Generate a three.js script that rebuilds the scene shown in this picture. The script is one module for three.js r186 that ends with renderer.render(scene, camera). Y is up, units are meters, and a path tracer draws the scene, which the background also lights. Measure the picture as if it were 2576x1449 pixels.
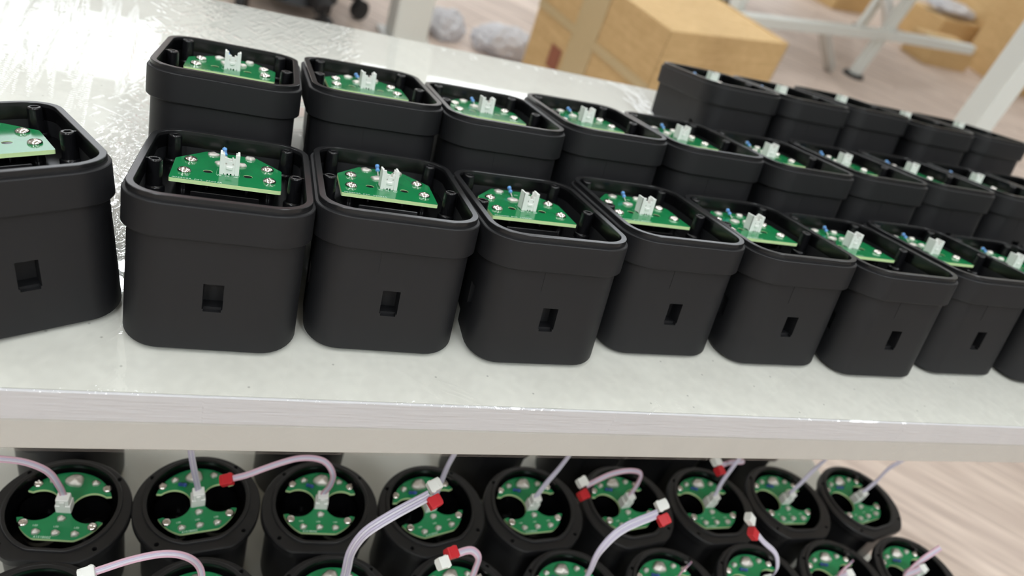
import * as THREE from 'three';
import { mergeGeometries, mergeVertices, toCreasedNormals } from 'three/addons/utils/BufferGeometryUtils.js';
import { RoundedBoxGeometry } from 'three/addons/geometries/RoundedBoxGeometry.js';
import { RectAreaLightUniformsLib } from 'three/addons/lights/RectAreaLightUniformsLib.js';
import { Brush, Evaluator, SUBTRACTION } from 'three-bvh-csg';

// ---------- camera, light, exposure ----------
const scene = new THREE.Scene();
scene.background = new THREE.Color().setRGB(3.0, 3.15, 3.3);          // overcast daylight outside the windows of the far wall
const camera = new THREE.PerspectiveCamera(2 * Math.atan(724.5 / 1892.19) * 180 / Math.PI, 2576 / 1449, 0.02, 60);
camera.rotation.set(-0.6282668, -0.4340268, 0.3611743, 'YXZ');
camera.position.set(0.0082146, 0.2170172, 0.2731905);
camera.focus = 0.303;
camera.userData.fStop = 9.0;
const renderer = new THREE.WebGLRenderer({ antialias: true });
renderer.toneMapping = THREE.LinearToneMapping;
renderer.toneMappingExposure = 0.96;
renderer.shadowMap.enabled = true;
RectAreaLightUniformsLib.init();
const CEIL = 2.05, FLOOR = -0.65;
const LAMPC = [0.925, 0.985, 1.02];                       // tint of the ceiling lamps
const LAMPS = [];                                        // x, z, width, length, radiance
for (const [x, z] of [[-0.5, -3.0], [-0.72, -4.5], [0.2, -5.0], [1.05, -5.3]]) LAMPS.push([x, z, 0.03, 1.2, 70]);
for (const [x, z, w, l] of [[0.95, -1.75, 0.1, 1.2], [-0.6, -1.1, 0.1, 1.2], [2.5, -1.75, 0.1, 1.2], [2.5, -3.9, 0.16, 1.2], [4.4, -3.0, 0.18, 1.2], [4.4, -5.4, 0.16, 1.2],
  [0.95, 0.5, 0.12, 1.2], [-0.9, 0.7, 0.12, 1.2], [0.95, 2.2, 0.3, 1.2], [-0.9, 2.2, 0.3, 1.2], [-2.6, -1.2, 0.12, 1.2], [2.6, 0.9, 0.12, 1.2], [0.3, -2.3, 0.08, 0.6]]) LAMPS.push([x, z, w, l, 13]);

// ---------- helpers ----------
const K = 0.001;
let seed = 20417;
const rnd = () => { seed = (seed * 1664525 + 1013904223) >>> 0; return seed / 4294967296; };
const rr = (a, b) => a + (b - a) * rnd();
const used = new Map();
function numbered(n) { const k = used.get(n) || 0; used.set(n, k + 1); return k ? `${n}_${String(k).padStart(3, '0')}` : n; }
function thing(name, label, category, [x, y, z] = [0, 0, 0], turn = 0, group) {
  const o = new THREE.Group(); o.name = numbered(name); scene.add(o);
  o.position.set(x * K, y * K, z * K); o.rotation.y = turn;
  o.userData = { label, category }; if (group) o.userData.group = group;
  return o;
}
const mm = g => { g.scale(K, K, K); return g; };
function part(name, geo, mat, parent) {
  const m = new THREE.Mesh(geo, mat); m.name = name; m.castShadow = m.receiveShadow = true; parent.add(m); return m;
}
function struct(name, geo, mat) { const m = part(name, geo, mat, scene); m.userData.kind = 'structure'; return m; }
const box = (w, h, d, x = 0, y = 0, z = 0, r = 0) => { const g = r ? new RoundedBoxGeometry(w, h, d, 2, r) : new THREE.BoxGeometry(w, h, d); g.translate(x, y, z); return g; };
function merge(list) {
  return mergeGeometries(list.map(g => { g = g.index ? g.toNonIndexed() : g; for (const k of Object.keys(g.attributes)) if (!['position', 'normal', 'uv'].includes(k)) g.deleteAttribute(k); return g; }));
}
const lathe = (pts, n = 28) => new THREE.LatheGeometry(pts.map(p => new THREE.Vector2(p[0], p[1])), n);
function V(a) { return new THREE.Vector3(a[0], a[1], a[2]); }
// loft: rings of equal point counts, each ring [[x,z]...] at y; capped at both ends
function loft(rings, capA = true, capB = true, crease = 0.5) {
  const n = rings[0].p.length, pos = [], uv = [], idx = [];
  rings.forEach((r, j) => { const Y = typeof r.y === 'function' ? r.y : () => r.y; r.p.forEach(([x, z], i) => { pos.push(x, Y(z), z); uv.push(i / n * 0.24, Y(z) * K); }); });
  for (let j = 0; j + 1 < rings.length; j++) for (let i = 0; i < n; i++) {
    const a = j * n + i, b = j * n + (i + 1) % n, c = a + n, d = b + n; idx.push(a, c, b, b, c, d);
  }
  const cap = (j, up) => {
    const r = rings[j], Y = typeof r.y === 'function' ? r.y : () => r.y; let cx = 0, cz = 0; r.p.forEach(([x, z]) => { cx += x / n; cz += z / n; });
    const base = pos.length / 3; r.p.forEach(([x, z]) => { pos.push(x, Y(z), z); uv.push(x * K, z * K); }); pos.push(cx, Y(cz), cz); uv.push(cx * K, cz * K);
    for (let i = 0; i < n; i++) up ? idx.push(base + i, base + n, base + (i + 1) % n) : idx.push(base + (i + 1) % n, base + n, base + i);
  };
  if (capA) cap(0, false); if (capB) cap(rings.length - 1, true);
  const g = new THREE.BufferGeometry();
  g.setAttribute('position', new THREE.Float32BufferAttribute(pos, 3)); g.setAttribute('uv', new THREE.Float32BufferAttribute(uv, 2)); g.setIndex(idx);
  return toCreasedNormals(g, crease);
}
function rrect(hw, hd, r, cx = 0, cz = 0, seg = 9) {   // runs so that loft() faces outwards
  const p = []; r = Math.max(r, 0.3);
  for (const [sx, sz, a0] of [[1, -1, -90], [1, 1, 0], [-1, 1, 90], [-1, -1, 180]])
    for (let i = 0; i <= seg; i++) { const a = (a0 + 90 * i / seg) * Math.PI / 180; p.push([cx + sx * (hw - r) + r * Math.cos(a), cz + sz * (hd - r) + r * Math.sin(a)]); }
  return p;
}
const ev = new Evaluator(); ev.useGroups = false; ev.attributes = ['position', 'normal', 'uv'];
function cut(geo, tools) {
  let b = new Brush(geo); b.updateMatrixWorld();
  for (const t of tools) { const c = new Brush(t.index ? t : t); c.updateMatrixWorld(); b = ev.evaluate(b, c, SUBTRACTION); b.updateMatrixWorld(); }
  return b.geometry;
}
function dataTex(w, h, f, srgb, rep) {
  const d = new Uint8Array(w * h * 4);
  for (let y = 0; y < h; y++) for (let x = 0; x < w; x++) { const c = f(x, y), o = (y * w + x) * 4; d[o] = c[0]; d[o + 1] = c[1]; d[o + 2] = c[2]; d[o + 3] = 255; }
  const t = new THREE.DataTexture(d, w, h); t.magFilter = THREE.LinearFilter; t.minFilter = THREE.LinearMipmapLinearFilter; t.generateMipmaps = true;
  t.wrapS = t.wrapT = THREE.RepeatWrapping; if (srgb) t.colorSpace = THREE.SRGBColorSpace; if (rep) t.repeat.set(rep, rep); t.needsUpdate = true; return t;
}
function noiseGrid(n) { const a = new Float32Array(n * n); for (let i = 0; i < n * n; i++) a[i] = rnd(); return (x, y) => { // tiling value noise, x,y in cells
  const xi = Math.floor(x), yi = Math.floor(y), fx = x - xi, fy = y - yi, s = fx * fx * (3 - 2 * fx), t = fy * fy * (3 - 2 * fy), g = (i, j) => a[((j % n + n) % n) * n + (i % n + n) % n];
  return (g(xi, yi) * (1 - s) + g(xi + 1, yi) * s) * (1 - t) + (g(xi, yi + 1) * (1 - s) + g(xi + 1, yi + 1) * s) * t; }; }

// ---------- materials ----------
const fine = (() => { const n = noiseGrid(128); return dataTex(256, 256, (x, y) => { const v = 255 * (0.55 * n(x / 2, y / 2) + 0.45 * rnd()); return [v, v, v]; }); })();
fine.repeat.set(30, 30);                                            // uv in metres: 33 mm tile
const std = o => new THREE.MeshStandardMaterial(o), phy = o => new THREE.MeshPhysicalMaterial(o);
const lin = (r, g, b) => new THREE.Color().setRGB(r, g, b);
const M = {
  shell: phy({ specularIntensity: 0.85, color: lin(0.0095, 0.0097, 0.0112), roughness: 0.52, bumpMap: fine, bumpScale: 0.000008 }),
  rim: std({ color: lin(0.013, 0.013, 0.014), roughness: 0.26, bumpMap: fine, bumpScale: 0.000004 }),
  tray: std({ color: lin(0.0035, 0.0035, 0.004), roughness: 0.22 }),
  boss: std({ color: lin(0.005, 0.005, 0.006), roughness: 0.24 }),
  board: phy({ color: 0xffffff, roughness: 0.13 }),
  boardEdge: std({ color: lin(0.70, 0.93, 0.46), roughness: 0.6 }),
  screw: std({ color: lin(0.78, 0.74, 0.70), metalness: 1, roughness: 0.2 }),
  tin: std({ color: lin(0.80, 0.76, 0.71), metalness: 0.75, roughness: 0.36, bumpMap: fine, bumpScale: 0.00003 }),
  nylon: phy({ color: lin(0.92, 0.93, 0.89), roughness: 0.4 }),
  resistor: std({ color: lin(0.15, 0.38, 0.78), roughness: 0.35 }),
  resistorDark: std({ color: lin(0.03, 0.09, 0.34), roughness: 0.4 }),
  band: std({ color: lin(0.03, 0.06, 0.16), roughness: 0.4 }),
  red: std({ color: lin(0.62, 0.02, 0.03), roughness: 0.4 }),
  wireLilac: std({ color: lin(0.58, 0.54, 0.68), roughness: 0.42 }),
  wireWhite: std({ color: lin(0.70, 0.68, 0.76), roughness: 0.42 }),
  wirePink: std({ color: lin(0.70, 0.45, 0.55), roughness: 0.42 }),
  roundShell: std({ color: lin(0.010, 0.010, 0.011), roughness: 0.42, bumpMap: fine, bumpScale: 0.000008 }),
  steel: std({ color: lin(0.62, 0.61, 0.57), roughness: 0.38 }),
  white: std({ color: lin(0.74, 0.74, 0.68), roughness: 0.45 }),
  rubber: std({ color: lin(0.01, 0.01, 0.01), roughness: 0.6 }),
  paint: std({ color: lin(0.80, 0.83, 0.79), roughness: 0.45 }),
};

// ---------- the room ----------
const floorTex = (() => { const n = noiseGrid(64), m = noiseGrid(64), tone = []; for (let i = 0; i < 64; i++) tone.push(rr(-1, 1));
  return dataTex(1024, 1024, (x, y) => {                            // 2.4 m tile of wood-look vinyl strips
    const row = Math.floor(y / 64), off = (row * 389) % 1024, pl = Math.floor(((x + off) % 1024) / 512);
    const t = tone[(row * 2 + pl) % 64] * 7, g = (n(x / 40, y / 3) - 0.5) * 34 + (m(x / 90, y / 9) - 0.5) * 26, j = (y % 64 < 1.2 || (x + off) % 512 < 1.2) ? -22 : 0;
    return [204 + t + g + j, 186 + t + g + j, 173 + t + g * 0.95 + j].map(v => Math.max(0, Math.min(255, v)));
  }, true); })();
floorTex.repeat.set(1 / 2.4, 1 / 2.4);
const RX0 = -4.5, RX1 = 7, RZ0 = -8.5, RZ1 = 3.5, RW = RX1 - RX0, RD = RZ1 - RZ0, RCX = (RX0 + RX1) / 2, RCZ = (RZ0 + RZ1) / 2;
function slabXZ(w, d, h, x, y, z) { const g = new THREE.BoxGeometry(w, h, d); const p = g.attributes.position, n = g.attributes.normal, u = g.attributes.uv; g.translate(x, y, z);
  for (let i = 0; i < p.count; i++) Math.abs(n.getY(i)) > 0.5 ? u.setXY(i, p.getX(i) * 0.77 + p.getZ(i) * 0.64, p.getZ(i) * 0.77 - p.getX(i) * 0.64) : u.setXY(i, p.getX(i) + p.getZ(i), p.getY(i)); return g; }
struct('floor', slabXZ(RW, RD, 0.1, RCX, FLOOR - 0.05, RCZ), std({ map: floorTex, roughness: 0.55 }));
const wallM = std({ color: lin(0.62, 0.61, 0.58), roughness: 0.85 }), ceilM = std({ color: lin(0.72, 0.72, 0.70), roughness: 0.9 });
struct('ceiling', slabXZ(RW, RD, 0.1, RCX, CEIL + 0.11, RCZ), ceilM);
const WH = CEIL + 0.06 - FLOOR, WY = (CEIL + 0.06 + FLOOR) / 2;
{ const w = new THREE.Shape(); w.moveTo(RX0 - 0.1, FLOOR); w.lineTo(RX1 + 0.1, FLOOR); w.lineTo(RX1 + 0.1, FLOOR + WH); w.lineTo(RX0 - 0.1, FLOOR + WH); w.closePath();
  const WIN = [[-3.2, -0.3], [0.3, 3.2], [3.6, 6.6]], Y0 = 0.1, Y1 = 1.7;
  for (const [a, b] of WIN) { const h = new THREE.Path(); h.moveTo(a, Y0); h.lineTo(a, Y1); h.lineTo(b, Y1); h.lineTo(b, Y0); h.closePath(); w.holes.push(h); }
  const g = new THREE.ExtrudeGeometry(w, { depth: 0.1, bevelEnabled: false }); g.translate(0, 0, RZ0 - 0.1); struct('wall_back', g, wallM);
  const paneM = phy({ color: 0xffffff, transmission: 1, thickness: 0, roughness: 0.02, ior: 1.5 });
  WIN.forEach(([a, b], i) => { const t = new THREE.Group(); t.name = 'window_' + (i + 1); t.userData = { kind: 'structure' }; t.position.set((a + b) / 2, Y0, RZ0 - 0.04); scene.add(t);
    const W = b - a, H = Y1 - Y0, f = [box(W, 0.06, 0.05, 0, 0.03, 0), box(W, 0.06, 0.05, 0, H - 0.03, 0)]; for (const x of [-W / 2 + 0.03, 0, W / 2 - 0.03]) f.push(box(0.06, H - 0.12, 0.05, x, H / 2, 0));
    part('window_frame', merge(f), M.paint, t); for (const k of [-1, 1]) part('pane', box(W / 2 - 0.09, H - 0.12, 0.004, k * W / 4, H / 2, 0), paneM, t); }); }
struct('wall_front', box(RW, WH, 0.1, RCX, WY, RZ1 + 0.05), wallM);
struct('wall_left', box(0.1, WH, RD, RX0 - 0.05, WY, RCZ), wallM);
struct('wall_right', box(0.1, WH, RD, RX1 + 0.05, WY, RCZ), wallM);
// ceiling lamps: long tubes running away from the camera
{ const tint = lin(...LAMPC), glows = {};
  for (const [x, z, W, L, P] of LAMPS) {
    const glow = glows[P] ??= std({ color: 0xffffff, emissive: tint, emissiveIntensity: P, roughness: 0.5 });
    const t = thing('ceiling_lamp', P > 20 ? 'bright white strip lamp with a glowing face on the ceiling ahead' : 'narrow white strip lamp with a glowing face on the ceiling', 'lamp', [x * 1000, (CEIL + 0.008) * 1000, z * 1000], 0, P > 20 ? 'bright strip lamps on the ceiling ahead' : 'narrow strip lamps on the ceiling');
    part('lamp_housing', box(W + 0.04, 0.05, L + 0.04, 0, 0.026, 0, 0.01), M.paint, t); part('diffuser', box(W, 0.008, L, 0, -0.003, 0), glow, t);
    const l = new THREE.RectAreaLight(tint, P, W, L); l.position.set(0, -0.012, 0); l.rotation.x = -Math.PI / 2; t.add(l);
  } }

// ---------- bench (shelf) with film ----------
const ZF = 78.7, ZB = -293, XL = -230, XR = 690, TOP = -1.5;
const SW = 2048, SH = 1024;                                         // film relief, x 1.30 m, z 0.66 m (top and front)
const filmRelief = (() => {
  const H = new Float32Array(SW * SH), X0 = XL, Z0 = ZB, PX = (XR - XL) / SW, PZ = 412 / SH;
  const n1 = noiseGrid(96), n2 = noiseGrid(96), n3 = noiseGrid(200);
  for (let j = 0; j < SH; j++) for (let i = 0; i < SW; i++) { const x = i * PX, z = j * PZ;
    H[j * SW + i] = 0.02 * n1(x / 22 + z / 60, z / 45) + 0.012 * n2((x + z * 0.45) / 9, (z - x * 0.2) / 70) + 0.0012 * n3(x / 3, z / 6); }
  const ridge = (x, z, a, len, w, h, bend = 0) => {                  // a soft fold: centre, direction, length, width, height (mm)
    const steps = Math.ceil(len / 0.5);
    for (let s = 0; s <= steps; s++) { const t = s / steps - 0.5, aa = a + bend * t, cx = x + Math.cos(a + bend * t * 0.5) * t * len, cz = z + Math.sin(a + bend * t * 0.5) * t * len, nx = -Math.sin(aa), nz = Math.cos(aa), fade = Math.min(1, (0.5 - Math.abs(t)) * 6);
      for (let o = -w * 1.6; o <= w * 1.6; o += 0.35) { const i = Math.round((cx + nx * o - X0) / PX), j = Math.round((cz + nz * o - Z0) / PZ); if (i < 0 || j < 0 || i >= SW || j >= SH) continue;
        const v = h * fade * Math.exp(-(o / w) * (o / w) * 1.6), k = j * SW + i; if (v > 0) H[k] = Math.max(H[k], v + H[k] * 0.2); else H[k] = Math.min(H[k], v); } } };
  // long folds running away from the camera on the far left
  for (let k = 0; k < 80; k++) ridge(rr(-190, -62), rr(-290, -105), Math.PI / 2 + rr(-0.22, 0.05), rr(30, 110), rr(0.8, 2.6), rr(0.05, 0.24));
  // criss-cross crumple beside the left-hand housings
  const A1 = 0.72, A2 = -1.05;
  for (let k = 0; k < 700; k++) { const u = rnd() + rnd() + rnd() - 1.5, t = rr(-0.1, 1.05), cx = -50 + 34 * t * t + u * 26, cz = -15 - 200 * t + (rnd() - 0.5) * 40;
    ridge(cx, cz, (rnd() < 0.5 ? A1 : A2) + rr(-0.16, 0.16), rr(2, rnd() < 0.15 ? 34 : 11), rr(0.5, 1.1), rr(0.05, 0.2), rr(-0.5, 0.5)); }
  // crumple along the far edge
  for (let k = 0; k < 380; k++) ridge(rr(-60, 72), rr(-293, -222), (rnd() < 0.65 ? -0.95 : 0.7) + rr(-0.2, 0.2), rr(4, 20), rr(0.5, 1.3), rr(0.06, 0.2));
  for (let k = 0; k < 40; k++) ridge(rr(120, 320), rr(-293, -282), rr(-0.2, 0.2) + Math.PI / 2, rr(3, 12), rr(0.6, 1.4), rr(0.06, 0.2));
  for (let k = 0; k < 40; k++) ridge(rr(292, 320), rr(-293, -235), rr(0.9, 1.5), rr(5, 22), rr(0.6, 1.4), rr(0.08, 0.22));
  for (let k = 0; k < 12; k++) ridge(rr(26, 40), rr(-175, -120), rr(-0.5, -0.2), rr(12, 22), rr(0.8, 1.6), rr(0.08, 0.2));
  // scratches and pulls near the front edge, and over the front face (z past the edge)
  for (let k = 0; k < 170; k++) ridge(rr(-80, 140), rr(30, 112), (rnd() < 0.7 ? -0.85 : 0.9) + rr(-0.2, 0.2), rr(8, 50), rr(0.4, 1.0), rr(0.02, 0.1), rr(-0.3, 0.3));
  for (let k = 0; k < 90; k++) ridge(rr(-70, 130), ZF + rr(-2.5, 0.5), rr(-0.3, 0.3), rr(1, 6), rr(0.4, 0.8), rr(0.05, 0.18));
  for (let k = 0; k < 8; k++) ridge(96 + rr(-4, 4), 66 + k * 1.1, 0.42 + rr(-0.06, 0.06), rr(10, 24), 0.5, rr(0.08, 0.18), 0.35);
  for (let k = 0; k < 150; k++) ridge(rr(150, 640), rr(20, 104), 1.25 + rr(-0.25, 0.25), rr(12, 45), rr(1.2, 3), rr(0.02, 0.09), rr(-0.3, 0.3));
  for (let k = 0; k < 150; k++) ridge(rr(-110, 180), rr(81, 111), (rnd() < 0.75 ? -0.72 : 0.75) + rr(-0.25, 0.25), rr(5, 34), rr(0.3, 0.6), rr(0.05, 0.2), rr(-0.2, 0.2));
  for (let k = 0; k < 60; k++) ridge(rr(320, 430), rr(94, 112), rr(-0.4, 0.4), rr(3, 10), rr(0.6, 1.2), rr(0.08, 0.25));
  return dataTex(SW, SH, (i, j) => { const v = Math.max(0, Math.min(255, H[j * SW + i] * 700)); return [v, v, v]; });   // 0.364 mm full scale
})();
filmRelief.wrapS = filmRelief.wrapT = THREE.ClampToEdgeWrapping;
const edgeGrain = (() => { const n = noiseGrid(64), m = noiseGrid(64); return dataTex(512, 128, (x, y) => { const v = 150 + 60 * (n(x / 26, y / 2.2) - 0.5) + 40 * (m(x / 90, y / 6) - 0.5); return [v, v, v]; }); })();
edgeGrain.repeat.set(6, 22);
const bench = thing('work_bench', 'long white bench top wrapped in clear film, carrying the rows of black housings', 'bench');
{
  const cx = (XL + XR) / 2, w = XR - XL, cz = (ZF + ZB) / 2, d = ZF - ZB;
  const topTex = (() => { const n = noiseGrid(64), m = noiseGrid(128); return dataTex(512, 512, (x, y) => { const v = 6 * (n(x / 30, y / 9) - 0.5) + 7 * (m(x / 4, y / 4) - 0.5), s = rnd() < 0.0006 ? -60 : 0; return [226 + v + s, 226 + v + s, 217 + v + s]; }, true); })(); topTex.repeat.set(3, 3);
  part('bench_top', mm(slabXZ(w, d - 1.2, 14.8, cx, TOP - 0.4 - 7.4, cz - 0.6)), std({ map: topTex, roughness: 0.5 }), bench);
  bench.children[0].geometry.attributes.uv.array.forEach((v, i, a) => { a[i] = v * K; });
  const eb = mm(box(w, 14.5, 1.2, cx, TOP - 0.6 - 7.25, ZF - 0.65, 0.5)); { const p = eb.attributes.position, u = eb.attributes.uv; for (let i = 0; i < p.count; i++) u.setXY(i, p.getX(i), p.getY(i)); }
  part('edge_band', eb, std({ color: lin(0.70, 0.70, 0.72), roughness: 0.5, bumpMap: edgeGrain, bumpScale: 0.0006 }), bench);
  const rail = mm(box(w, 17, 25, cx, -25.5, ZF - 13.2, 1.6));
  part('front_rail', rail, M.steel, bench);
  part('back_rail', mm(box(w, 17, 25, cx, -25.5, ZB + 14, 1.6)), M.steel, bench);
  for (const x of [XL + 14, XR - 14]) part('side_rail', mm(box(25, 16.8, d - 54, x, -25.5, cz, 1.6)), M.steel, bench);
  for (const [x, z] of [[XL + 14, ZF - 14], [XL + 14, ZB + 14], [XR - 14, ZB + 14]]) {
    const l = part('leg', mm(box(25, 608, 25, x, -33.9 - 304, z, 1.5)), M.steel, bench);
    part('foot_cap', mm(box(27, 8, 27, x, -646, z, 2)), M.rubber, l);
  }
  // the film: one sheet from the far edge over the top and down the front, tucked under the rail
  const path = [[ZB - 0.4, -10], [ZB - 0.4, TOP - 0.5], [ZB + 0.4, TOP - 0.1], [ZF - 0.6, TOP - 0.1], [ZF + 0.3, TOP - 0.7], [ZF + 0.35, -17], [ZF + 0.3, -25], [ZF + 0.3, -33.4]];
  const pos = [], uv = [], idx = []; const NX = 120; let s = -8.9, prev = null;
  path.forEach(([z, y], j) => { if (prev) s += Math.hypot(z - prev[0], y - prev[1]); prev = [z, y];
    for (let i = 0; i <= NX; i++) { const x = XL - 0.4 + (w + 0.8) * i / NX; pos.push(x, y, z); uv.push(i / NX, s / 412); } });
  for (let j = 0; j + 1 < path.length; j++) for (let i = 0; i < NX; i++) { const a = j * (NX + 1) + i, b = a + 1, c = a + NX + 1, e = c + 1; idx.push(a, c, b, b, c, e); }
  let g = new THREE.BufferGeometry(); g.setAttribute('position', new THREE.Float32BufferAttribute(pos, 3)); g.setAttribute('uv', new THREE.Float32BufferAttribute(uv, 2)); g.setIndex(idx); g = toCreasedNormals(g, 0.5);
  part('stretch_film', mm(g), phy({ color: 0xffffff, transmission: 1, thickness: 0, ior: 1.5, roughness: 0.03, side: THREE.DoubleSide, bumpMap: filmRelief, bumpScale: 0.000364 }), bench).userData.label = 'clear wrinkled stretch film';
}

// ---------- square housing (walls lean back on a wedge-shaped foot) ----------
const CZ = 16.8, CX = 0, HW = 33.1, HD = 44.1, CR = 15.5, TILT = -0.25177, LIFT = 14.717;
const onBench = wy => z => (wy + LIFT + Math.sin(TILT) * z) / Math.cos(TILT);     // local height of a level plane under the tilted housing
const out = d => rrect(HW - d, HD - d, CR - d, CX, CZ);
const shellGeo = (() => {
  let g = loft([[onBench(-1.45), 4.8], [onBench(-0.25), 4.6], [onBench(-0.05), 2.2], [onBench(0.4), 1.85], [z => Math.max(22, onBench(3)(z)), 1.9], [44.6, 2.0], [44.65, 0.5], [45.2, 0], [57, 0], [57.35, 0.25], [57.5, 0.8], [57.6, 1.25], [59.5, 1.3], [59.75, 1.5], [59.8, 1.75], [59.8, 3.5], [59.5, 3.8], [46.5, 4.3]].map(([y, d]) => ({ y, p: out(d) })));
  const hole = (w, h, dp, y) => box(w, h, dp, 0, y, 59.4);
  return mm(cut(g, [hole(7.1, 10.1, 16, 22.6), hole(6.2, 1.8, 5, 17.4), box(6, 40, 70, -30.8, 24.6, -1), box(6, 10, 5.5, -32.2, 24.5, 43.5)]));
})();
const rimGeo = mm(loft([[58.4, 1.27], [59.65, 1.28], [59.85, 1.45], [59.85, 3.7], [59.65, 3.87], [58.4, 3.95]].map(([y, d]) => ({ y, p: out(d) })), false, false, 0.35));
const trayGeo = (() => {
  const wall = loft([[59.2, 3.9], [46.7, 4.2]].map(([y, d]) => ({ y, p: out(d) })), false, false);
  const f = loft([{ y: 46.6, p: out(4.25) }, { y: 46.7, p: out(4.3) }]);
  const lens = new THREE.Shape(); lens.moveTo(-12.4, 0); lens.lineTo(12.4, 0); lens.quadraticCurveTo(0, 8, -12.4, 0);
  const lg = new THREE.ExtrudeGeometry(lens, { depth: 1.2, bevelEnabled: true, bevelSize: 0.3, bevelThickness: 0.3, bevelSegments: 1, curveSegments: 20 }); lg.rotateX(Math.PI / 2); lg.scale(1, 1, -1); lg.translate(0, 48, 19.5);
  { const ix = lg.attributes.position; lg.index; const p = ix.array; for (let i = 0; i < p.length; i += 9) for (let k = 0; k < 3; k++) { const t = p[i + 3 + k]; p[i + 3 + k] = p[i + 6 + k]; p[i + 6 + k] = t; } lg.computeVertexNormals(); }
  const posts = [[16.14, 11.3], [-16.14, 11.3], [15.1, -4], [-15.1, -4]].map(([x, z]) => { const c = new THREE.CylinderGeometry(2.4, 2.8, 5.1, 20); c.translate(x, 49.2, z); return c; });
  return mm(merge([wall, f, lg, ...posts]));
})();
function bossGeo(webAng, webLen) {
  const b = lathe([[3.95, 46.7], [3.9, 48.2], [3.5, 48.7], [2.95, 48.9], [2.75, 58.3], [2.5, 59.05], [2.2, 59.25], [1.45, 59.25], [1.3, 59], [1.25, 52], [0, 52]]);
  const w = box(webLen, 12.4, 1.1, webLen / 2 + 2.2, 52.9, 0); w.rotateY(webAng); return mm(merge([b, w]));
}
const bossSide = bossGeo(0, 2.6), bossBack = bossGeo(Math.PI * 0.27, 3.6), bossBackL = bossGeo(Math.PI * 0.73, 3.6), bossSideL = bossGeo(Math.PI, 2.6);
// printed circuit board texture (local x -22..22, z -19..19)
function boardTexture(w, h, draw) {
  const c = document.createElement('canvas'); c.width = w; c.height = h; const x = c.getContext('2d'); draw(x); const t = new THREE.CanvasTexture(c); t.colorSpace = THREE.SRGBColorSpace; return t;
}
const PW = 44, PH = 42, PS = 26;                                     // px per mm
const boardTex = boardTexture(PW * PS, PH * PS, x => {
  x.fillStyle = '#178049'; x.fillRect(0, 0, PW * PS, PH * PS);
  const P = (a, b) => [(a + 22) * PS, (b + 20.5) * PS];
  x.strokeStyle = '#1b7c4a'; x.lineWidth = 1.4 * PS; x.lineCap = 'round';
  for (const l of [[[-16, 11], [-8, 4], [-3, -4]], [[16, 11], [9, 2], [5, -5]], [[-15, -4], [-7, -16]], [[15, -4], [8, -17]]]) { x.beginPath(); l.forEach((p, i) => { const q = P(...p); i ? x.lineTo(...q) : x.moveTo(...q); }); x.stroke(); }
  x.fillStyle = '#e8f4ea'; x.textBaseline = 'alphabetic';
  const text = (s, a, b, size, bold) => { x.font = `${bold ? 'bold ' : ''}${size * PS}px monospace`; x.fillText(s, ...P(a, b)); };
  text('304908A_P55_25022A', -19.9, 20.3, 1.7, false);
  text('VD', -4.3, 11.3, 1.6, true); text('PL', -1.1, 11.3, 1.6, true); text('GD', 2.2, 11.3, 1.6, true);
  text('GD', 6.6, -12.4, 1.7, true); text('+9', -8.6, -11.6, 1.7, true); text('2D', 0.0, -12.6, 1.8, true);
  x.strokeStyle = '#9fd0b0'; x.lineWidth = 0.12 * PS; x.strokeRect(...P(-4.4, 2.8), 8.8 * PS, 7.0 * PS);
});
function boardGeo(shape, t, y, x0, z0, w, h) {
  const g = new THREE.ExtrudeGeometry(shape, { depth: t, bevelEnabled: false, curveSegments: 24 }); g.rotateX(-Math.PI / 2); g.translate(0, y - t, 0);   // shape y = -z
  const p = g.attributes.position, n = g.attributes.normal, u = g.attributes.uv;
  for (let i = 0; i < p.count; i++) u.setXY(i, (p.getX(i) - x0) / w, 1 - (p.getZ(i) - z0) / h);
  return mm(g);
}
const pcbShape = (() => { const pts = [[-20.8, 21], [20.8, 21], [21, -4.8], [10, -19.3], [-10, -19.3], [-21, -4.8]].map(([a, b]) => new THREE.Vector2(a, -b)); const s = new THREE.Shape(); const n = pts.length, r = 0.9;
  pts.forEach((p, i) => { const a = pts[(i + n - 1) % n], b = pts[(i + 1) % n]; const q1 = p.clone().add(a.clone().sub(p).setLength(r)), q2 = p.clone().add(b.clone().sub(p).setLength(r)); i ? s.lineTo(q1.x, q1.y) : s.moveTo(q1.x, q1.y); s.quadraticCurveTo(p.x, p.y, q2.x, q2.y); }); s.closePath();
  for (const a of [-7.66, 7.66]) { const h = new THREE.Path(); h.absellipse(a, -7.94, 1.85, 1.85, 0, Math.PI * 2, true); s.holes.push(h); } return s; })();
M.board.map = boardTex;
const pcbGeo = boardGeo(pcbShape, 1.6, 53.3, -22, -20.5, PW, PH);
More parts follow.
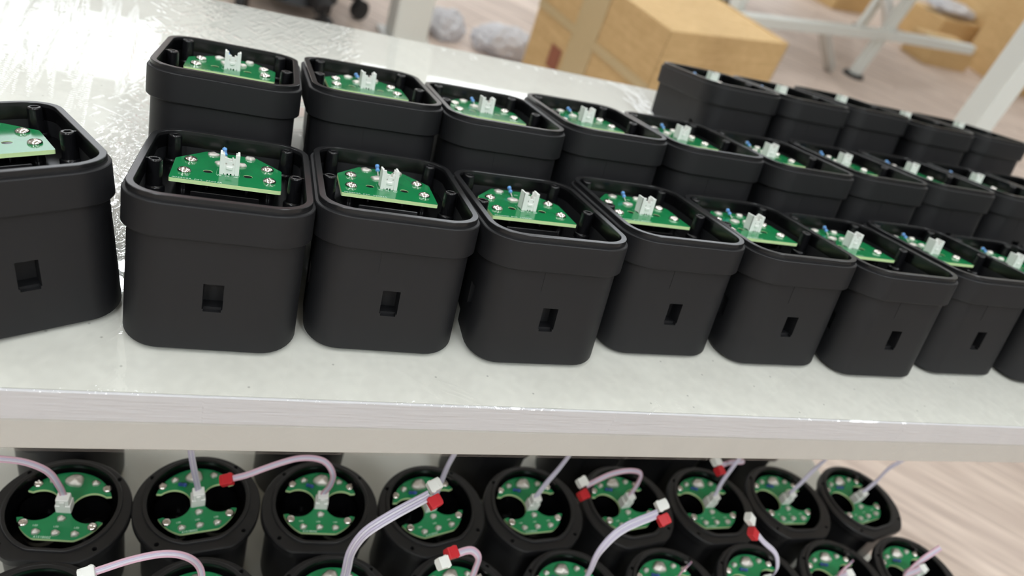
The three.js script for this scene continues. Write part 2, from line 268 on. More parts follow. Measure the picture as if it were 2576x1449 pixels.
// pan-head cross screw
const screwGeo = (() => { const d = lathe([[0, -0.6], [2.3, -0.6], [2.42, -0.1], [2.42, 0.25], [2.25, 0.7], [1.75, 1.12], [1.0, 1.38], [0, 1.45]], 32);
  return mm(cut(d, [box(0.62, 1.2, 3.0, 0, 1.35, 0), box(3.0, 1.2, 0.62, 0, 1.35, 0), new THREE.ConeGeometry(0.9, 1.4, 12).rotateX(Math.PI).translate(0, 1.1, 0)])); })();
function blobGeo(r, h, s) { seed = s; const g = new THREE.SphereGeometry(1, 26, 12, 0, Math.PI * 2, 0, Math.PI / 2); const p = g.attributes.position, k = [rr(0, 6), rr(0, 6), rr(0, 6)];
  for (let i = 0; i < p.count; i++) { const a = Math.atan2(p.getZ(i), p.getX(i)), q = 1 + 0.10 * Math.sin(2 * a + k[0]) + 0.08 * Math.sin(3 * a + k[1]) + 0.05 * Math.sin(5 * a + k[2]), x = p.getX(i), z = p.getZ(i), y = p.getY(i);
    p.setXYZ(i, x * r * q, Math.pow(y, 0.8) * h * (1 + 0.12 * Math.sin(x * 5 + k[0]) * Math.cos(z * 4 + k[1])), z * r * q); } g.computeVertexNormals(); return mm(g); }
const blobA = blobGeo(2.3, 1.1, 11), blobB = blobGeo(2.6, 1.2, 23), blobC = blobGeo(2.0, 1.3, 37), blobDome = blobGeo(4.2, 3.2, 51), blobSmall = blobGeo(1.9, 1.9, 77);
// board-to-wire header
const headerGeo = (() => {
  const s = new THREE.Shape(); [[-2.3, 0.55], [-1.95, 0.55], [-1.95, 0], [-0.95, 0], [-0.95, 0.6], [-0.3, 0.6], [-0.3, 0], [0.3, 0], [0.3, 0.6], [0.95, 0.6], [0.95, 0], [1.95, 0], [1.95, 0.55], [2.3, 0.55], [2.3, 7.0], [0.95, 7.0], [0.95, 5.8], [-0.65, 5.8], [-0.65, 7.0], [-2.3, 7.0]].forEach(([x, y], i) => i ? s.lineTo(x, y) : s.moveTo(x, y));
  for (const a of [-1.35, 1.35]) { const h = new THREE.Path(); [[a - 0.3, 4.2], [a - 0.3, 5.0], [a + 0.3, 5.0], [a + 0.3, 4.2]].forEach(([x, y], i) => i ? h.lineTo(x, y) : h.moveTo(x, y)); s.holes.push(h); }
  const front = new THREE.ExtrudeGeometry(s, { depth: 0.75, bevelEnabled: false }); front.translate(0, 0, 5.1);
  const list = [front, box(7.5, 1.9, 4.6, 0, 1.35, 3.0, 0.15), box(4.8, 5.2, 0.8, 0, 2.9, 1.05, 0.12)];
  for (const k of [-1, 1]) {
    list.push(box(0.85, 8.3, 5.5, k * 3.33, 4.4, 3.2, 0.16), box(1.75, 8.1, 0.95, k * 2.88, 4.55, 5.55, 0.14), box(1.5, 7.6, 0.85, k * 3.0, 4.2, 0.95, 0.14));
    list.push(box(1.5, 0.9, 1.2, k * 2.95, 0.45, 5.4), box(1.3, 0.7, 1.2, k * 2.95, 0.35, 1.2));
  }
  list.push(box(2.4, 1.25, 0.75, -0.05, 2.95, 6.05, 0.25));
  return mm(merge(list));
})();
const pinGeo = mm(merge([-1.25, 1.25].map(a => box(0.62, 5.6, 0.62, a, 4, 3.0, 0.1))));
const resBody = mm(lathe([[0, 0], [0.6, 0.05], [0.95, 0.35], [1.0, 0.9], [0.86, 1.35], [0.82, 1.8], [0.86, 2.6], [1.0, 3.05], [0.98, 3.7], [0.6, 4.05], [0, 4.1]], 20));
const resBands = mm(merge([[1.42, 0.87], [1.9, 0.85], [2.35, 0.87]].map(([y, r]) => { const c = new THREE.CylinderGeometry(r + 0.02, r + 0.02, 0.2, 20, 1, true); c.translate(0, y, 0); return c; })));
const resLead = mm(merge([new THREE.CylinderGeometry(0.27, 0.27, 3.0, 10).translate(0, -1.2, 0), new THREE.TubeGeometry(new THREE.CatmullRomCurve3([[0, 3.9, 0], [0, 4.35, 0], [0, 4.5, -0.3], [0, 4.3, -0.7], [0, 3.2, -1.6]].map(V)), 16, 0.22, 8)]));
const pegGeo = mm(lathe([[1.75, -6.4], [1.75, -0.15], [1.6, 0], [0, 0]], 24));
const markGeo = mm(box(12.9, 9.7, 0.3, -0.2, 39.8, 58.92));

const setPose = (o, x, z, yaw) => { o.position.set(x * K, -LIFT * K, z * K); o.rotation.set(TILT, yaw, 0, 'YXZ'); };
const ORD = ['first', 'second', 'third', 'fourth', 'fifth', 'sixth', 'seventh', 'eighth', 'ninth', 'tenth'];
function makeHousing() {
  const t = thing('square_housing', '', 'housing', [0, 0, 0], 0, 'square housings on the bench top');
  part('shell', shellGeo, M.shell, t); part('rim', rimGeo, M.rim, t); part('inner_tray', trayGeo, M.tray, t);
  part('mould_mark', markGeo, M.shell, t);
  for (const [g, x, z] of [[bossSideL, -26, 18.3], [bossSide, 26, 18.3], [bossBackL, -22.8, -18.3], [bossBack, 22.8, -18.3]]) part('screw_boss', g, M.boss, t).position.set(x * K, 0, z * K);
  const b = part('circuit_board', pcbGeo, [M.board, M.boardEdge], t); b.userData.label = 'green circuit board';
  let k = 0; for (const [x, z] of [[-16.14, 11.3], [16.14, 11.3], [-15.1, -4], [15.1, -4]]) { const s = part('screw', screwGeo, M.screw, b); s.position.set(x * K, 53.4 * K, z * K); s.scale.setScalar(1.08); s.rotation.y = 0.4 + k++ * 0.8; }
  for (const [g, x, z] of [[blobA, -7.2, -15.8], [blobC, 7.8, -16.6], [blobB, -3.2, -4.6], [blobC, 4.6, -5.4]]) part('solder_joint', g, M.tin, b).position.set(x * K, 53.28 * K, z * K);
  for (const x of [-7.66, 7.66]) part('locating_peg', pegGeo, M.tray, b).position.set(x * K, 53.2 * K, 7.94 * K);
  const c = part('connector', headerGeo, M.nylon, b); c.position.set(0.1 * K, 53.3 * K, 3.2 * K); c.rotation.y = 0.05;
  const p = part('contact_pins', pinGeo, M.tin, b); p.position.copy(c.position);
  const r = part('resistor', resBody, M.resistor, b); r.position.set(-2.3 * K, 54.7 * K, -11.8 * K); r.rotation.set(-1.2, 0, 0.2);
  const rb = part('resistor_bands', resBands, M.band, b), rl = part('resistor_leads', resLead, M.tin, b);
  for (const o of [rb, rl]) { o.position.copy(r.position); o.rotation.copy(r.rotation); }
  return t;
}
const proto = makeHousing();
function pose(o, rx, rz, dy = 0) { for (const n of ['resistor', 'resistor_bands', 'resistor_leads']) o.getObjectByName('circuit_board').children.filter(c => c.name === n).forEach(c => { c.rotation.x = rx; c.rotation.z = rz; c.position.y += dy * K; }); }
let firstUsed = false;
function placeHousing(x, z, yaw, label) {
  const o = firstUsed ? proto.clone() : proto;
  if (firstUsed) { o.name = numbered('square_housing'); scene.add(o); o.userData = { ...proto.userData }; }
  firstUsed = true;
  setPose(o, x, z, yaw); o.userData.label = label; return o;
}
const rows = [
  ['front', [[0, 0, -0.005], [65.8, -5.2, -0.008], [132.1, -3.1, 0.03], [199, -14.4, 0.029], [265.4, -12.7, 0.03], [331, -9.2, 0.02], [397.6, -15.2, 0.03], [464, -12.5, 0.03], [531, -14, 0.03]]],
  ['second', [[-5, -96.3, -0.01], [62.9, -102, 0.032], [129.2, -98.2, 0.02], [195.3, -109.6, 0.045], [262, -109.6, 0.03], [328.8, -107.6, 0.03], [395.6, -114.4, 0.03], [462.4, -120.4, 0.03], [530.8, -123.8, 0.03], [597.6, -126.5, 0.03]]],
  ['third', [[336.5, -219, 0.04], [403.4, -222.5, 0.04], [470.6, -231, 0.04], [537.6, -226, 0.04], [604.6, -230, 0.04]]],
];
const zhouse = placeHousing(-82.2, 1.2, 0.456, 'black square housing turned askew, cut off at the left photo edge');
pose(zhouse, -1.1, 0.1);
for (const [row, list] of rows) list.forEach(([x, z, yaw], i) => {
  const where = { front: 'straight row nearest the bench edge', second: 'second row on the bench', third: 'hindmost row on the bench'}[row];
  const o = placeHousing(x, z, yaw, `${ORD[i]} black square housing from the left in the ${where}`);
  pose(o, -1.2 + (row === 'front' && i === 0 ? 0.35 : rr(-0.12, 0.25)), rr(0, 0.3));
});

// ---------- low shelf with round housings ----------
const LY = -226, LXR = 512;
const lowShelf = thing('low_shelf', 'low white shelf below the bench, carrying the round black housings', 'shelf');
{
  const w = LXR + 195, cx = (LXR - 195) / 2, d = 400, cz = 112 - 200;
  const g = mm(slabXZ(w, d, 14, cx, LY - 7.6, cz)); g.attributes.uv.array.forEach((v, i, a) => { a[i] = v * K; });
  part('shelf_board', g, M.white, lowShelf);
  for (const z of [112 - 14, 112 - 386]) part('shelf_rail', mm(box(w, 24, 25, cx, LY - 26.7, z, 1.5)), M.steel, lowShelf);
  for (const [x, z] of [[-170, 98], [LXR - 60, 98], [-170, -274], [LXR - 60, -274]]) part('leg', mm(box(25, 385, 24, x, LY - 38.8 - 192.4, z, 1.5)), M.steel, lowShelf);
  const fl = new THREE.PlaneGeometry(w, d, 1, 1); fl.rotateX(-Math.PI / 2); fl.translate(cx, LY - 0.25, cz);
  part('stretch_film', mm(fl), phy({ color: 0xffffff, transmission: 1, thickness: 0, ior: 1.5, roughness: 0.08, side: THREE.DoubleSide, bumpMap: filmRelief, bumpScale: 0.000364 }), lowShelf).userData.label = 'clear wrinkled stretch film';
}
const el = (a, b, clip, n = 72) => { const p = []; for (let i = 0; i < n; i++) { const t = i / n * Math.PI * 2, x = a * Math.cos(t), z = b * Math.sin(t); p.push([z > clip ? x * (1 + 0.05 * (z - clip) / b) : x, Math.min(z, clip)]); } return p; };
const sh = (p, dz) => p.map(([x, z]) => [x, z + dz]);
const roundShellGeo = (() => {
  const L = (y, R, clip) => ({ y, p: el(R, R, clip) }), I = (y, a, b, c) => ({ y, p: sh(el(a, b, c), -2.6) });
  const g = loft([L(0, 28, 25.4), L(0.5, 28.6, 26), L(49, 29, 26.4), L(51.2, 32.4, 28.8), L(52, 33, 29.4), L(56.6, 33.1, 29.5), L(57.3, 32.6, 29), L(57.4, 31.8, 28.4), I(57.4, 28, 28.4, 27), I(58.3, 27.7, 28.1, 26.7), I(58.5, 27.2, 27.7, 26.3), I(58.3, 25.6, 26.2, 25), I(30, 25, 25.6, 24.4)], true, true, 0.45);
  return mm(cut(g, [[22, -21.5], [-22, -21.5], [21.6, 21], [-21.6, 21]].map(([x, z]) => new THREE.CylinderGeometry(1.2, 1.2, 6, 14).translate(x, 57, z))));
})();
const roundTray = mm(merge([loft([{ y: 57.6, p: sh(el(25.4, 26, 24.8), -2.6) }, { y: 30.2, p: sh(el(24.9, 25.5, 24.3), -2.6) }], false, false), loft([{ y: 30.1, p: sh(el(24.9, 25.5, 24.3), -2.6) }, { y: 30.2, p: sh(el(24.9, 25.5, 24.3), -2.6) }]),
  ...[-12.4, 12.4].map(a => new THREE.CylinderGeometry(9.2, 9.2, 18, 32, 1, true).translate(a, 41, -5))]));
const roundBoardShape = (() => {
  const A = 21.8, B = 21.8, F = 19.6, cx = 12.4, R = 9.4; let t0 = 0;
  for (let t = 0.02; t < 1.5; t += 0.004) { const x = A * Math.cos(t), z = B * Math.sin(t); if ((x - cx) ** 2 + z * z > (R + 1.9) ** 2) { t0 = t; break; } }
  const P = [], a0 = Math.atan2(B * Math.sin(t0), A * Math.cos(t0) - cx);
  for (let i = 0; i <= 40; i++) { const t = t0 + (Math.PI - 2 * t0) * i / 40; P.push([A * Math.cos(t), Math.min(F, B * Math.sin(t))]); }
  for (let i = 1; i < 30; i++) { const t = Math.PI - a0 - 0 - (2 * (Math.PI - a0)) * i / 30; P.push([-cx + R * Math.cos(t), R * Math.sin(t)]); }
  for (let i = 0; i <= 40; i++) { const t = Math.PI + t0 + (Math.PI - 2 * t0) * i / 40; P.push([A * Math.cos(t), B * Math.sin(t)]); }
  for (let i = 1; i < 30; i++) { const t = -a0 - (2 * (Math.PI - a0)) * i / 30; P.push([cx + R * Math.cos(t), R * Math.sin(t)]); }
  const s = new THREE.Shape(); P.forEach(([x, z], i) => i ? s.lineTo(x, 5 - z) : s.moveTo(x, 5 - z)); s.closePath(); return s;
})();
const roundTex = boardTexture(52 * 18, 60 * 18, x => { x.fillStyle = '#228a54'; x.fillRect(0, 0, 52 * 18, 60 * 18); x.fillStyle = '#d5ead9'; x.font = 'bold 30px monospace'; x.fillText('A151B00Z', 17 * 18, 44.2 * 18);
  x.font = 'bold 24px monospace'; for (const a of [14.6, 24.2, 33.8]) x.fillText('LED', a * 18, 37.6 * 18); });
const roundBoardM = phy({ map: roundTex, roughness: 0.16 });
const roundBoardGeo = boardGeo(roundBoardShape, 1.6, 53.4, -26, -30, 52, 60);
const plugGeo = mm(merge([box(6.2, 12, 5.2, 0, 6.4, 0, 0.6), box(7.4, 7, 6, 0, 3.5, 0, 0.5), box(2.4, 4, 0.8, 0, 9, 2.9, 0.25)]));
const ledgeGeo = mm(merge([box(6.4, 6.6, 4.6, 0, 0, 0, 0.5), box(5.0, 2.6, 5.2, 0, -3.6, 0, 0.4)]));
const endPlugGeo = mm(merge([box(5.8, 4.2, 6.6, 0, 0, 0, 0.5), box(6.6, 1.2, 1.6, 0, 0.9, -1.8, 0.3), box(4.2, 4.6, 2.0, 0, 0, 2.4, 0.3)]));
function makeRound() {
  const t = thing('round_housing', '', 'housing', [0, LY, 0], 0, 'round housings on the low shelf');
  part('shell', roundShellGeo, M.roundShell, t); part('inner_tray', roundTray, M.tray, t);
  const b = part('circuit_board', roundBoardGeo, [roundBoardM, M.boardEdge], t); b.userData.label = 'green circuit board with two round cut-outs';
  let k = 0; for (const [x, z] of [[-17, -17.6], [17, -17.6], [-16.2, 6.2], [16.2, 6.2]]) { const s = part('screw', screwGeo, M.screw, b); s.position.set(x * K, 53.5 * K, z * K); s.rotation.y = k++; }
  for (const [g, x, z] of [[blobDome, 0, -21], [blobSmall, -10.4, -20.6], [blobSmall, 10.4, -20.6], [blobSmall, 0.4, 2.6], [blobSmall, -8.9, 11], [blobSmall, 0.2, 11], [blobSmall, 9.2, 11]]) part('solder_joint', g, M.tin, b).position.set(x * K, 53.38 * K, z * K);
  const c = part('connector', plugGeo, M.nylon, b); c.position.set(0.3 * K, 53.4 * K, -4 * K); c.rotation.x = 0.1;
  const r = part('resistor', resBody, M.resistorDark, b); r.scale.set(1.15, 1.3, 1.15); r.position.set(-8.6 * K, 54.5 * K, -17 * K); r.rotation.set(1.1, 0.9, 0, 'YXZ');
  const rb = part('resistor_bands', resBands, M.band, b); rb.scale.copy(r.scale); rb.position.copy(r.position); rb.rotation.copy(r.rotation);
  return t;
}
// a flat cable of four wires swept along world points (mm), with its loose plug
const PTS = {
  c1: [[-68.2, -158, 10], [-67.9, -150, 10.9], [-72.2, -135, 12.3], [-81.5, -128, 12.2], [-95.9, -125, 12.4]],
  c2: [[-2.9, -158, 7.8], [-4.8, -140, 9.3], [-6.7, -122, 11.5], [-7.9, -110, 10.9]],
  c3: [[64.1, -158, 12], [67, -150, 10.2], [66.5, -136, 11.8], [60.7, -128, 9.8], [48.9, -127, 8.6], [34.7, -130, 11.2], [21.1, -135, 14.1], [14.3, -138, 14.2]],
  c4: [[130.5, -158, 15.8], [131.2, -150, 11], [131.9, -132, 10.1], [133.6, -115, 10.3]],
  c5: [[196, -158, 14.3], [201.7, -150, 8.1], [206.3, -138, 6.3], [209.2, -120, 6.4]],
  c6: [[264.1, -158, 13.2], [267.6, -150, 8], [266.7, -142, 6.6], [258.3, -138, 7.1], [242.2, -137, 10.4], [221.8, -138, 18.8]],
  c7: [[328.7, -158, 14.3], [333.4, -150, 7.9], [336.5, -138, 5.1], [340.9, -125, 1.6]],
  c8: [[391.9, -158, 14], [401.9, -150, 7.8], [408.7, -138, 4.5], [412.4, -122, 4.4]],
  c9: [[464.7, -158, 12.7], [474.2, -150, 5.9], [478.4, -138, 3.8], [487.7, -128, 2.2]],
  f2: [[6.4, -160, 64.8], [3.4, -138, 66.8], [-2.6, -122, 69.3], [-11.2, -115, 71.4], [-23.7, -115, 73.5], [-39, -118, 77.2]],
  f3: [[75.5, -160, 68.3], [71.9, -140, 69.6], [70.8, -115, 72.5], [74.9, -100, 72.4], [85.1, -92, 69.3], [104.7, -88, 60.2]],
  f4: [[145.1, -160, 68.3], [140.7, -140, 70.2], [139, -128, 70.3], [133.5, -122, 70.1], [122.1, -118, 74.8]],
  f5: [[211.5, -160, 75.1], [206.9, -140, 75.3], [205.2, -118, 75.1], [213.3, -105, 71.4], [235.8, -98, 65.7]],
  f6: [[264.8, -155, 79.3], [260.9, -135, 81.7], [257.8, -118, 84.9]],
  f7: [[340.2, -160, 78.9], [339.3, -145, 75.3], [334.5, -135, 71.6], [320.8, -125, 68.4], [312, -118, 65.3]],
  f8: [[379, -155, 85], [373.9, -135, 86.6], [371.4, -118, 87.9]],
  f9: [[438.3, -158, 84.8], [432.5, -140, 85.4], [431.7, -125, 86.6], [442, -112, 84.2]],
  b7: [[373.9, -150, -14.8], [357, -145, -7.9], [341.2, -140, -2.1], [330, -138, 1.9]],
};
const WIDTH = { f3: 1.1, f5: 1.05, f4: 0.8, f6: 0.85, f8: 0.85, f9: 0.9, c4: 0.75 };   // how flat the cable turns to the room
function addCable(t, key, loose, pink) {
  const wide = WIDTH[key] ?? 0.64;
  t.updateMatrixWorld(true); const inv = t.matrixWorld.clone().invert();
  const head = V([0.3, 66, -4]).multiplyScalar(K), P = PTS[key].map(p => V(p).multiplyScalar(K).applyMatrix4(inv));
  P[0].lerp(head, 0.75);
  const curve = new THREE.CatmullRomCurve3([head.clone().add(V([0, -0.003, 0])), ...P]), n = 40, pts = curve.getPoints(n), view = camera.position.clone().applyMatrix4(inv);
  const cable = new THREE.Group(); cable.name = 'flat_cable'; t.add(cable);
  const side = pts.map((p, i) => { const tan = pts[Math.min(n, i + 1)].clone().sub(pts[Math.max(0, i - 1)]).normalize(); return tan.cross(V([0.1, 0.75, 0.65])).normalize(); });
  for (let i = 1; i <= n; i++) if (side[i].dot(side[i - 1]) < 0) side[i].negate();
  for (let k = 0; k < 4; k++) {
    const off = (k - 1.5) * 1.22 * wide * K, line = new THREE.CatmullRomCurve3(pts.filter((_, i) => i % 2 === 0).map((p, i) => p.clone().addScaledVector(side[i * 2], off)));
    part('wire', new THREE.TubeGeometry(line, 34, 0.66 * Math.sqrt(wide) * K, 8), pink && (k === 0 || k === 3) ? M.wirePink : k % 2 ? M.wireWhite : M.wireLilac, cable);
  }
  if (loose) {
    const end = pts[n], dir = pts[n].clone().sub(pts[n - 2]).normalize(), q = new THREE.Quaternion().setFromRotationMatrix(new THREE.Matrix4().lookAt(V([0, 0, 0]), dir.clone().negate(), V([0, 1, 0.3])));
    const [w, r] = loose;                                            // sideways places of the white and the red plug
    for (const [s, m, nm] of [[w, M.nylon, 'white_plug'], [r, M.red, 'red_plug']]) { if (s === null) continue; const g = part(nm, endPlugGeo, m, cable); g.quaternion.copy(q); g.position.copy(end).addScaledVector(dir, (s[1] ?? 0) * K + 0.003).addScaledVector(V([0, 0, 1]).applyMatrix4(new THREE.Matrix4().extractRotation(inv)), s[0] * K).addScaledVector(V([0, 1, 0]), -s[0] * 0.5 * K); }
  }
}
const rproto = makeRound(); let rUsed = false;
function placeRound(x, z, yaw, label) {
  const o = rUsed ? rproto.clone() : rproto; if (rUsed) { o.name = numbered('round_housing'); scene.add(o); o.userData = { ...rproto.userData }; }
  rUsed = true; o.position.set(x * K, LY * K, z * K); o.rotation.y = yaw; o.userData.label = label; return o;
}
const lowRows = [
  ['middle', 0, [[-67.9, -0.1, 'c1', null, 1, 12], [-2.2, 0.17, 'c2', null, 0, 9], [64.4, -0.06, 'c3', [null, [0, 0]], 1, 11.5], [131, 0.26, 'c4', null, 0, 14], [197.8, 0.08, 'c5', null, 0, 14], [266.2, 0.15, 'c6', [[-3, 0], [4, 0]], 1, 13], [333, 0.02, 'c7', null, 0, 13.5], [400, 0.0, 'c8', null, 0, 11.5], [468.5, 0.22, 'c9', null, 0, 11]]],
  ['nearest', 0, [[-68.6, 0.1, null, null, 0, 74], [3, 0.1, 'f2', [[0, 0], null], 1, 74], [70, 0.05, 'f3', [[-3, 0], [4, 0]], 0, 74.5], [139, 0.1, 'f4', [[2, 4], [-1, -2]], 1, 76.5], [209, 0.1, 'f5', [[-3, 0], [4, 0]], 0, 76], [277, 0.1, 'f6', null, 1, 77], [344, 0.1, 'f7', [[-4, 1], [3, 0]], 0, 76], [411, 0.1, 'f8', null, 1, 75], [478, 0.15, 'f9', null, 1, 74]]],
  ['hindmost', 0, [[-79, 0, null, null, 0, -58], [57, 0.1, null, null, 0, -58], [187, 0, null, null, 0, -58], [265, 0, null, null, 0, -59], [333, 0.05, 'b7', [[-3, 2], [3, 0]], 1, -58], [400, 0, null, null, 0, -59]]],
];
const pending = [];
for (const [row, z, list] of lowRows) list.forEach(([x, yaw, key, loose, pink, zz], i) => {
  const where = { middle: 'middle row on the low shelf', nearest: 'nearest row on the low shelf', hindmost: 'hindmost row on the low shelf' }[row];
  pending.push([placeRound(x, zz, yaw, `${ORD[i]} round black housing from the left in the ${where}`), key, loose, pink]);
});
for (const [o, key, loose, pink] of pending) if (key) addCable(o, key, loose, pink);

// ---------- beyond the bench ----------
const card = (() => { const n = noiseGrid(64); const t = dataTex(256, 256, (x, y) => { const v = 14 * (n(x / 60, y / 3) - 0.5) + 10 * (n(x / 9, y / 7) - 0.5); return [214 + v, 180 + v, 128 + v]; }, true); t.repeat.set(3, 3); return std({ map: t, roughness: 0.8 }); })();
const tapeM = phy({ color: lin(0.62, 0.48, 0.27), roughness: 0.25 }), cardIn = std({ color: lin(0.55, 0.38, 0.17), roughness: 0.85 });
function prism(poly, y0, y1) { // poly [[x,z]...]
  const s = new THREE.Shape(); poly.forEach(([x, z], i) => i ? s.lineTo(x, -z) : s.moveTo(x, -z)); s.closePath();
  const g = new THREE.ExtrudeGeometry(s, { depth: y1 - y0, bevelEnabled: false }); g.rotateX(-Math.PI / 2); g.translate(0, y0, 0); const u = g.attributes.uv; for (let i = 0; i < u.count; i++) u.setXY(i, u.getX(i) * K, u.getY(i) * K); return mm(g);
}
{ // big open carton, slightly racked out of square
  const t = thing('cardboard_carton', 'large tan cardboard carton standing on the floor right behind the bench', 'box');
  const P = [833.9, -1207], Q = [1217.9, -1327.5], D = [-143.7, -458], y1 = -218.8, y0 = -650;
  const B = [P[0] + D[0], P[1] + D[1]], R = [Q[0] + D[0], Q[1] + D[1]];
  const wall = (a, b, th, yb = y0, yt = y1) => { const dx = b[0] - a[0], dz = b[1] - a[1], l = Math.hypot(dx, dz), nx = dz / l * th, nz = -dx / l * th; return prism([a, b, [b[0] + nx, b[1] + nz], [a[0] + nx, a[1] + nz]], yb, yt); };
  part('front_panel', wall(P, Q, 6), card, t); part('side_panel', wall(B, P, 6), card, t);
  part('side_panel', wall(Q, R, 6), card, t); part('back_panel', wall(R, B, 6), card, t);
  part('base', prism([P, Q, R, B], y0, y0 + 6), card, t);
  part('closed_flap', prism([[P[0] + 12, P[1] - 8], [Q[0] - 6, Q[1] - 6], [R[0] - 10, R[1] + 8], [B[0] + 6, B[1] + 6]], y1 - 7, y1 - 2), card, t);
  const seam = wall([B[0] - 2, B[1]], [P[0] - 2, P[1]], -1.2, y1 - 150, y1 - 128); part('seam_tape', seam, tapeM, t);
  const v1 = 0.35, v2 = 0.55, mid = v => [B[0] + (P[0] - B[0]) * v, B[1] + (P[1] - B[1]) * v];
  part('packing_tape', wall([mid(v1)[0] - 2, mid(v1)[1]], [mid(v2)[0] - 2, mid(v2)[1]], -1, y0 + 2, y1 - 1), tapeM, t);
  const ink = wall([mid(0.22)[0] - 2, mid(0.22)[1]], [mid(0.32)[0] - 2, mid(0.32)[1]], -1, y1 - 265, y1 - 205); part('printed_mark', ink, std({ color: lin(0.33, 0.12, 0.07), roughness: 0.8 }), t);
}
// a square tube between two world points
function tube(a, b, w, h = w) { const A = V(a), B2 = V(b), l = A.distanceTo(B2), g = new RoundedBoxGeometry(w, h, l, 2, Math.min(w, h) * 0.12), m = new THREE.Matrix4().lookAt(A, B2, V([0, 1, 0])); m.setPosition(A.add(B2).multiplyScalar(0.5)); g.applyMatrix4(m); return mm(g); }
{ // steel post of the neighbouring rack, just behind the bench
  const t = thing('steel_post', 'white square steel post rising from the floor behind the right end of the bench', 'post');
  part('tube', mm(box(37.5, 1900, 37.5, 0, 0, 0, 2.5)), M.paint, t); t.children[0].position.y = (-642 + 950) * K; part('foot', mm(box(48, 8, 48, 0, -646, 0, 2)), M.rubber, t);
  t.position.set(0.985, 0, -0.545); t.rotation.y = 0.09;
}
{ // far table on splayed legs
  const t = thing('far_table', 'white steel table frame with splayed legs far behind the bench', 'table');
  const LG = [[2629, -646, -2650, 2735, 70, -2650], [1700, -646, -2350, 1660, 70, -2335], [3300, -646, -3560, 3390, 70, -3565], [2280, -646, -3400, 2230, 70, -3390]];
  LG.forEach(([a, b, c, d, e, f]) => { const l = part('leg', tube([a, b, c], [d, e, f], 44), M.paint, t); part('foot_cap', mm(new THREE.CylinderGeometry(46, 52, 14, 20).translate(a, -643, c)), M.rubber, l); });
  part('stretcher', tube([1690, -434, -2290], [2690, -434, -2640], 42), M.paint, t); part('stretcher', tube([2690, -434, -2640], [3330, -434, -2790], 42), M.paint, t);
  part('stretcher', tube([2690, -434, -2640], [3345, -434, -3555], 50), M.steel, t); part('stretcher', tube([1690, -434, -2330], [2260, -434, -3400], 50), M.steel, t);
  part('brace', tube([2200, -434, -2470], [2480, -640, -2640], 40), M.steel, t);
  part('table_top', prism([[1500, -2180], [2950, -2500], [3600, -3720], [2050, -3560]], 72, 104), M.white, t);
}
function carton(name, label, x, z, w, d, h, yaw, y0 = -650) {
  const t = thing(name, label, 'box', [x, y0, z], yaw);
  const g = box(w, h, d, 0, h / 2, 0, 3); const u = g.attributes.uv; for (let i = 0; i < u.count; i++) u.setXY(i, u.getX(i) * 0.4, u.getY(i) * 0.3);
  part('body', mm(g), card, t);
  part('top_flap', mm(box(w - 4, 3, d / 2 - 3, 0, h + 1.5, d / 4, 1)), card, t); part('top_flap', mm(box(w - 4, 3, d / 2 - 3, 0, h + 1.5, -d / 4, 1)), card, t);
  part('packing_tape', mm(box(w + 1, 1, 55, 0, h + 3.4, 0)), tapeM, t); return t;
}
carton('cardboard_carton', 'big brown cardboard carton at the right photo edge behind the white post', 4290, -3200, 620, 420, 470, -0.05);
carton('cardboard_carton', 'brown carton under the far table, lying beyond the white legs', 3440, -4080, 400, 320, 190, 0.3);
carton('cardboard_carton', 'small orange-brown carton on the floor near a white plastic bag', 3640, -3270, 340, 200, 130, 0.1);
carton('cardboard_carton', 'pale tan carton left of the big brown carton, with crumpled clear film before it', 4420, -3790, 420, 380, 420, 0.05);
carton('cardboard_carton', 'flat brown carton under the bright crumpled film', 4010, -3760, 360, 300, 170, 0.2);
// crumpled plastic: lumpy closed skins
function crumple(rx, ry, rz, s, amp = 0.22) { seed = s; const n = noiseGrid(32), m = noiseGrid(32), g = mergeVertices(new THREE.IcosahedronGeometry(1, 14).deleteAttribute('normal').deleteAttribute('uv')), p = g.attributes.position;
  for (let i = 0; i < p.count; i++) { const v = new THREE.Vector3().fromBufferAttribute(p, i), q = 1 + amp * (2 * n(v.x * 3 + 9 + v.z * 2, v.y * 3 + v.z * 3 + 9) - 1) + amp * 0.7 * (Math.abs(2 * m(v.x * 7 + v.y * 4 + 12, v.z * 7 + 11) - 1) - 0.5); p.setXYZ(i, v.x * rx * q, Math.max(0, v.y * ry * q + ry * 0.8), v.z * rz * q); }
  g.computeVertexNormals(); return mm(g); }
const bagM = phy({ color: lin(0.75, 0.75, 0.78), roughness: 0.3, transmission: 0.35, thickness: 0, side: THREE.DoubleSide });
function bag(label, cat, x, z, rx, ry, rz, s, y = -650) { const t = new THREE.Mesh(crumple(rx, ry, rz, s), bagM); t.name = numbered('plastic_bag'); t.castShadow = t.receiveShadow = true; t.position.set(x * K, y * K, z * K); scene.add(t); t.userData = { label, category: cat }; return t; }
bag('crumpled clear plastic bag on the floor beside the white column', 'bag', 545, -2060, 62, 48, 60, 301);
bag('crumpled clear plastic bag on the floor between the white column and the large carton', 'bag', 735, -2010, 95, 50, 70, 302);
bag('white plastic bag on the floor beside the small orange-brown carton', 'bag', 3860, -2940, 70, 66, 70, 303);
bag('bright crumpled sheet of clear film lying on the flat brown carton', 'film', 4020, -3740, 170, 34, 110, 304, -462);
{ // white column
  const t = thing('white_column', 'white square column standing on the floor behind the bench', 'column', [413, -650, -1960], 0.1);
  part('shaft', mm(box(104, 2690, 104, 0, 1347, 0, 5)), M.paint, t); part('foot_plate', mm(box(150, 8, 150, 0, 4.2, 0, 1)), M.steel, t);
}
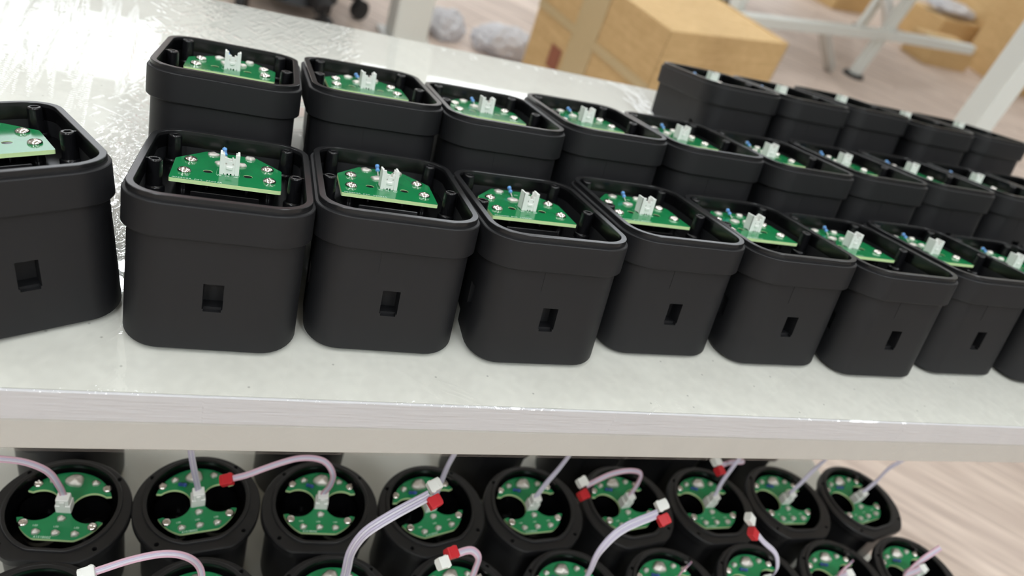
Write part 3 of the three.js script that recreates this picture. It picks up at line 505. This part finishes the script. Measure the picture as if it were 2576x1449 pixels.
{ // swivel chair, only its black base and the underside of its seat near the frame
  const t = thing('swivel_chair', 'black swivel chair whose star base stands on the floor behind the bench', 'chair', [88, -650, -2035], 0.1);
  const blk = std({ color: lin(0.012, 0.012, 0.013), roughness: 0.5 });
  for (let k = 0; k < 5; k++) { const a = k * Math.PI * 2 / 5, c = Math.cos(a), s2 = Math.sin(a);
    part('base_arm', tube([60 * c, 100, 60 * s2], [185 * c, 74, 185 * s2], 44, 34), blk, t);
    const w = part('caster', mm(new THREE.CylinderGeometry(30, 30, 22, 24).rotateX(Math.PI / 2).rotateY(-a + 0.6).translate(190 * c, 30, 190 * s2)), blk, t);
    part('caster_stem', mm(new THREE.CylinderGeometry(9, 9, 24, 12).translate(182 * c, 62, 182 * s2)), blk, w); }
  part('hub', mm(new THREE.CylinderGeometry(70, 120, 80, 28).translate(0, 92, 0)), blk, t);
  part('gas_column', mm(new THREE.CylinderGeometry(24, 28, 270, 20).translate(0, 265, 0)), blk, t);
  part('seat', mm(box(470, 80, 460, 0, 440, 0, 34)), blk, t); part('backrest', mm(box(430, 460, 60, 0, 760, -220, 28)), blk, t); part('back_bar', mm(box(60, 300, 18, 0, 520, -252, 5)), blk, t);
}
{ // storage cabinet across the aisle: red drawer fronts and an orange strip
  const t = thing('storage_cabinet', 'grey cabinet with red upper doors and an orange strip across the aisle, above the photo', 'cabinet', [20, -650, -2900], 0);
  const redM = std({ color: lin(0.80, 0.08, 0.05), roughness: 0.5 }), orM = std({ color: lin(0.95, 0.24, 0.03), roughness: 0.5 });
  part('carcass', mm(box(700, 1500, 380, 0, 755, 0, 4)), M.steel, t);
  for (const s of [-1, 1]) { const d = part('door', mm(box(340, 260, 14, s * 174, 1065, 198, 4)), redM, t); part('handle', mm(box(14, 110, 20, s * 24, 1065, 213, 4)), M.steel, d); }
  for (const s of [-1, 1]) part('orange_strip', mm(box(340, 26, 12, s * 176, 552, 196, 2)), orM, t);
  for (const y of [70, 290]) part('drawer_front', mm(box(688, 200, 14, 0, y + 60, 198, 4)), M.steel, t);
}
renderer.render(scene, camera);
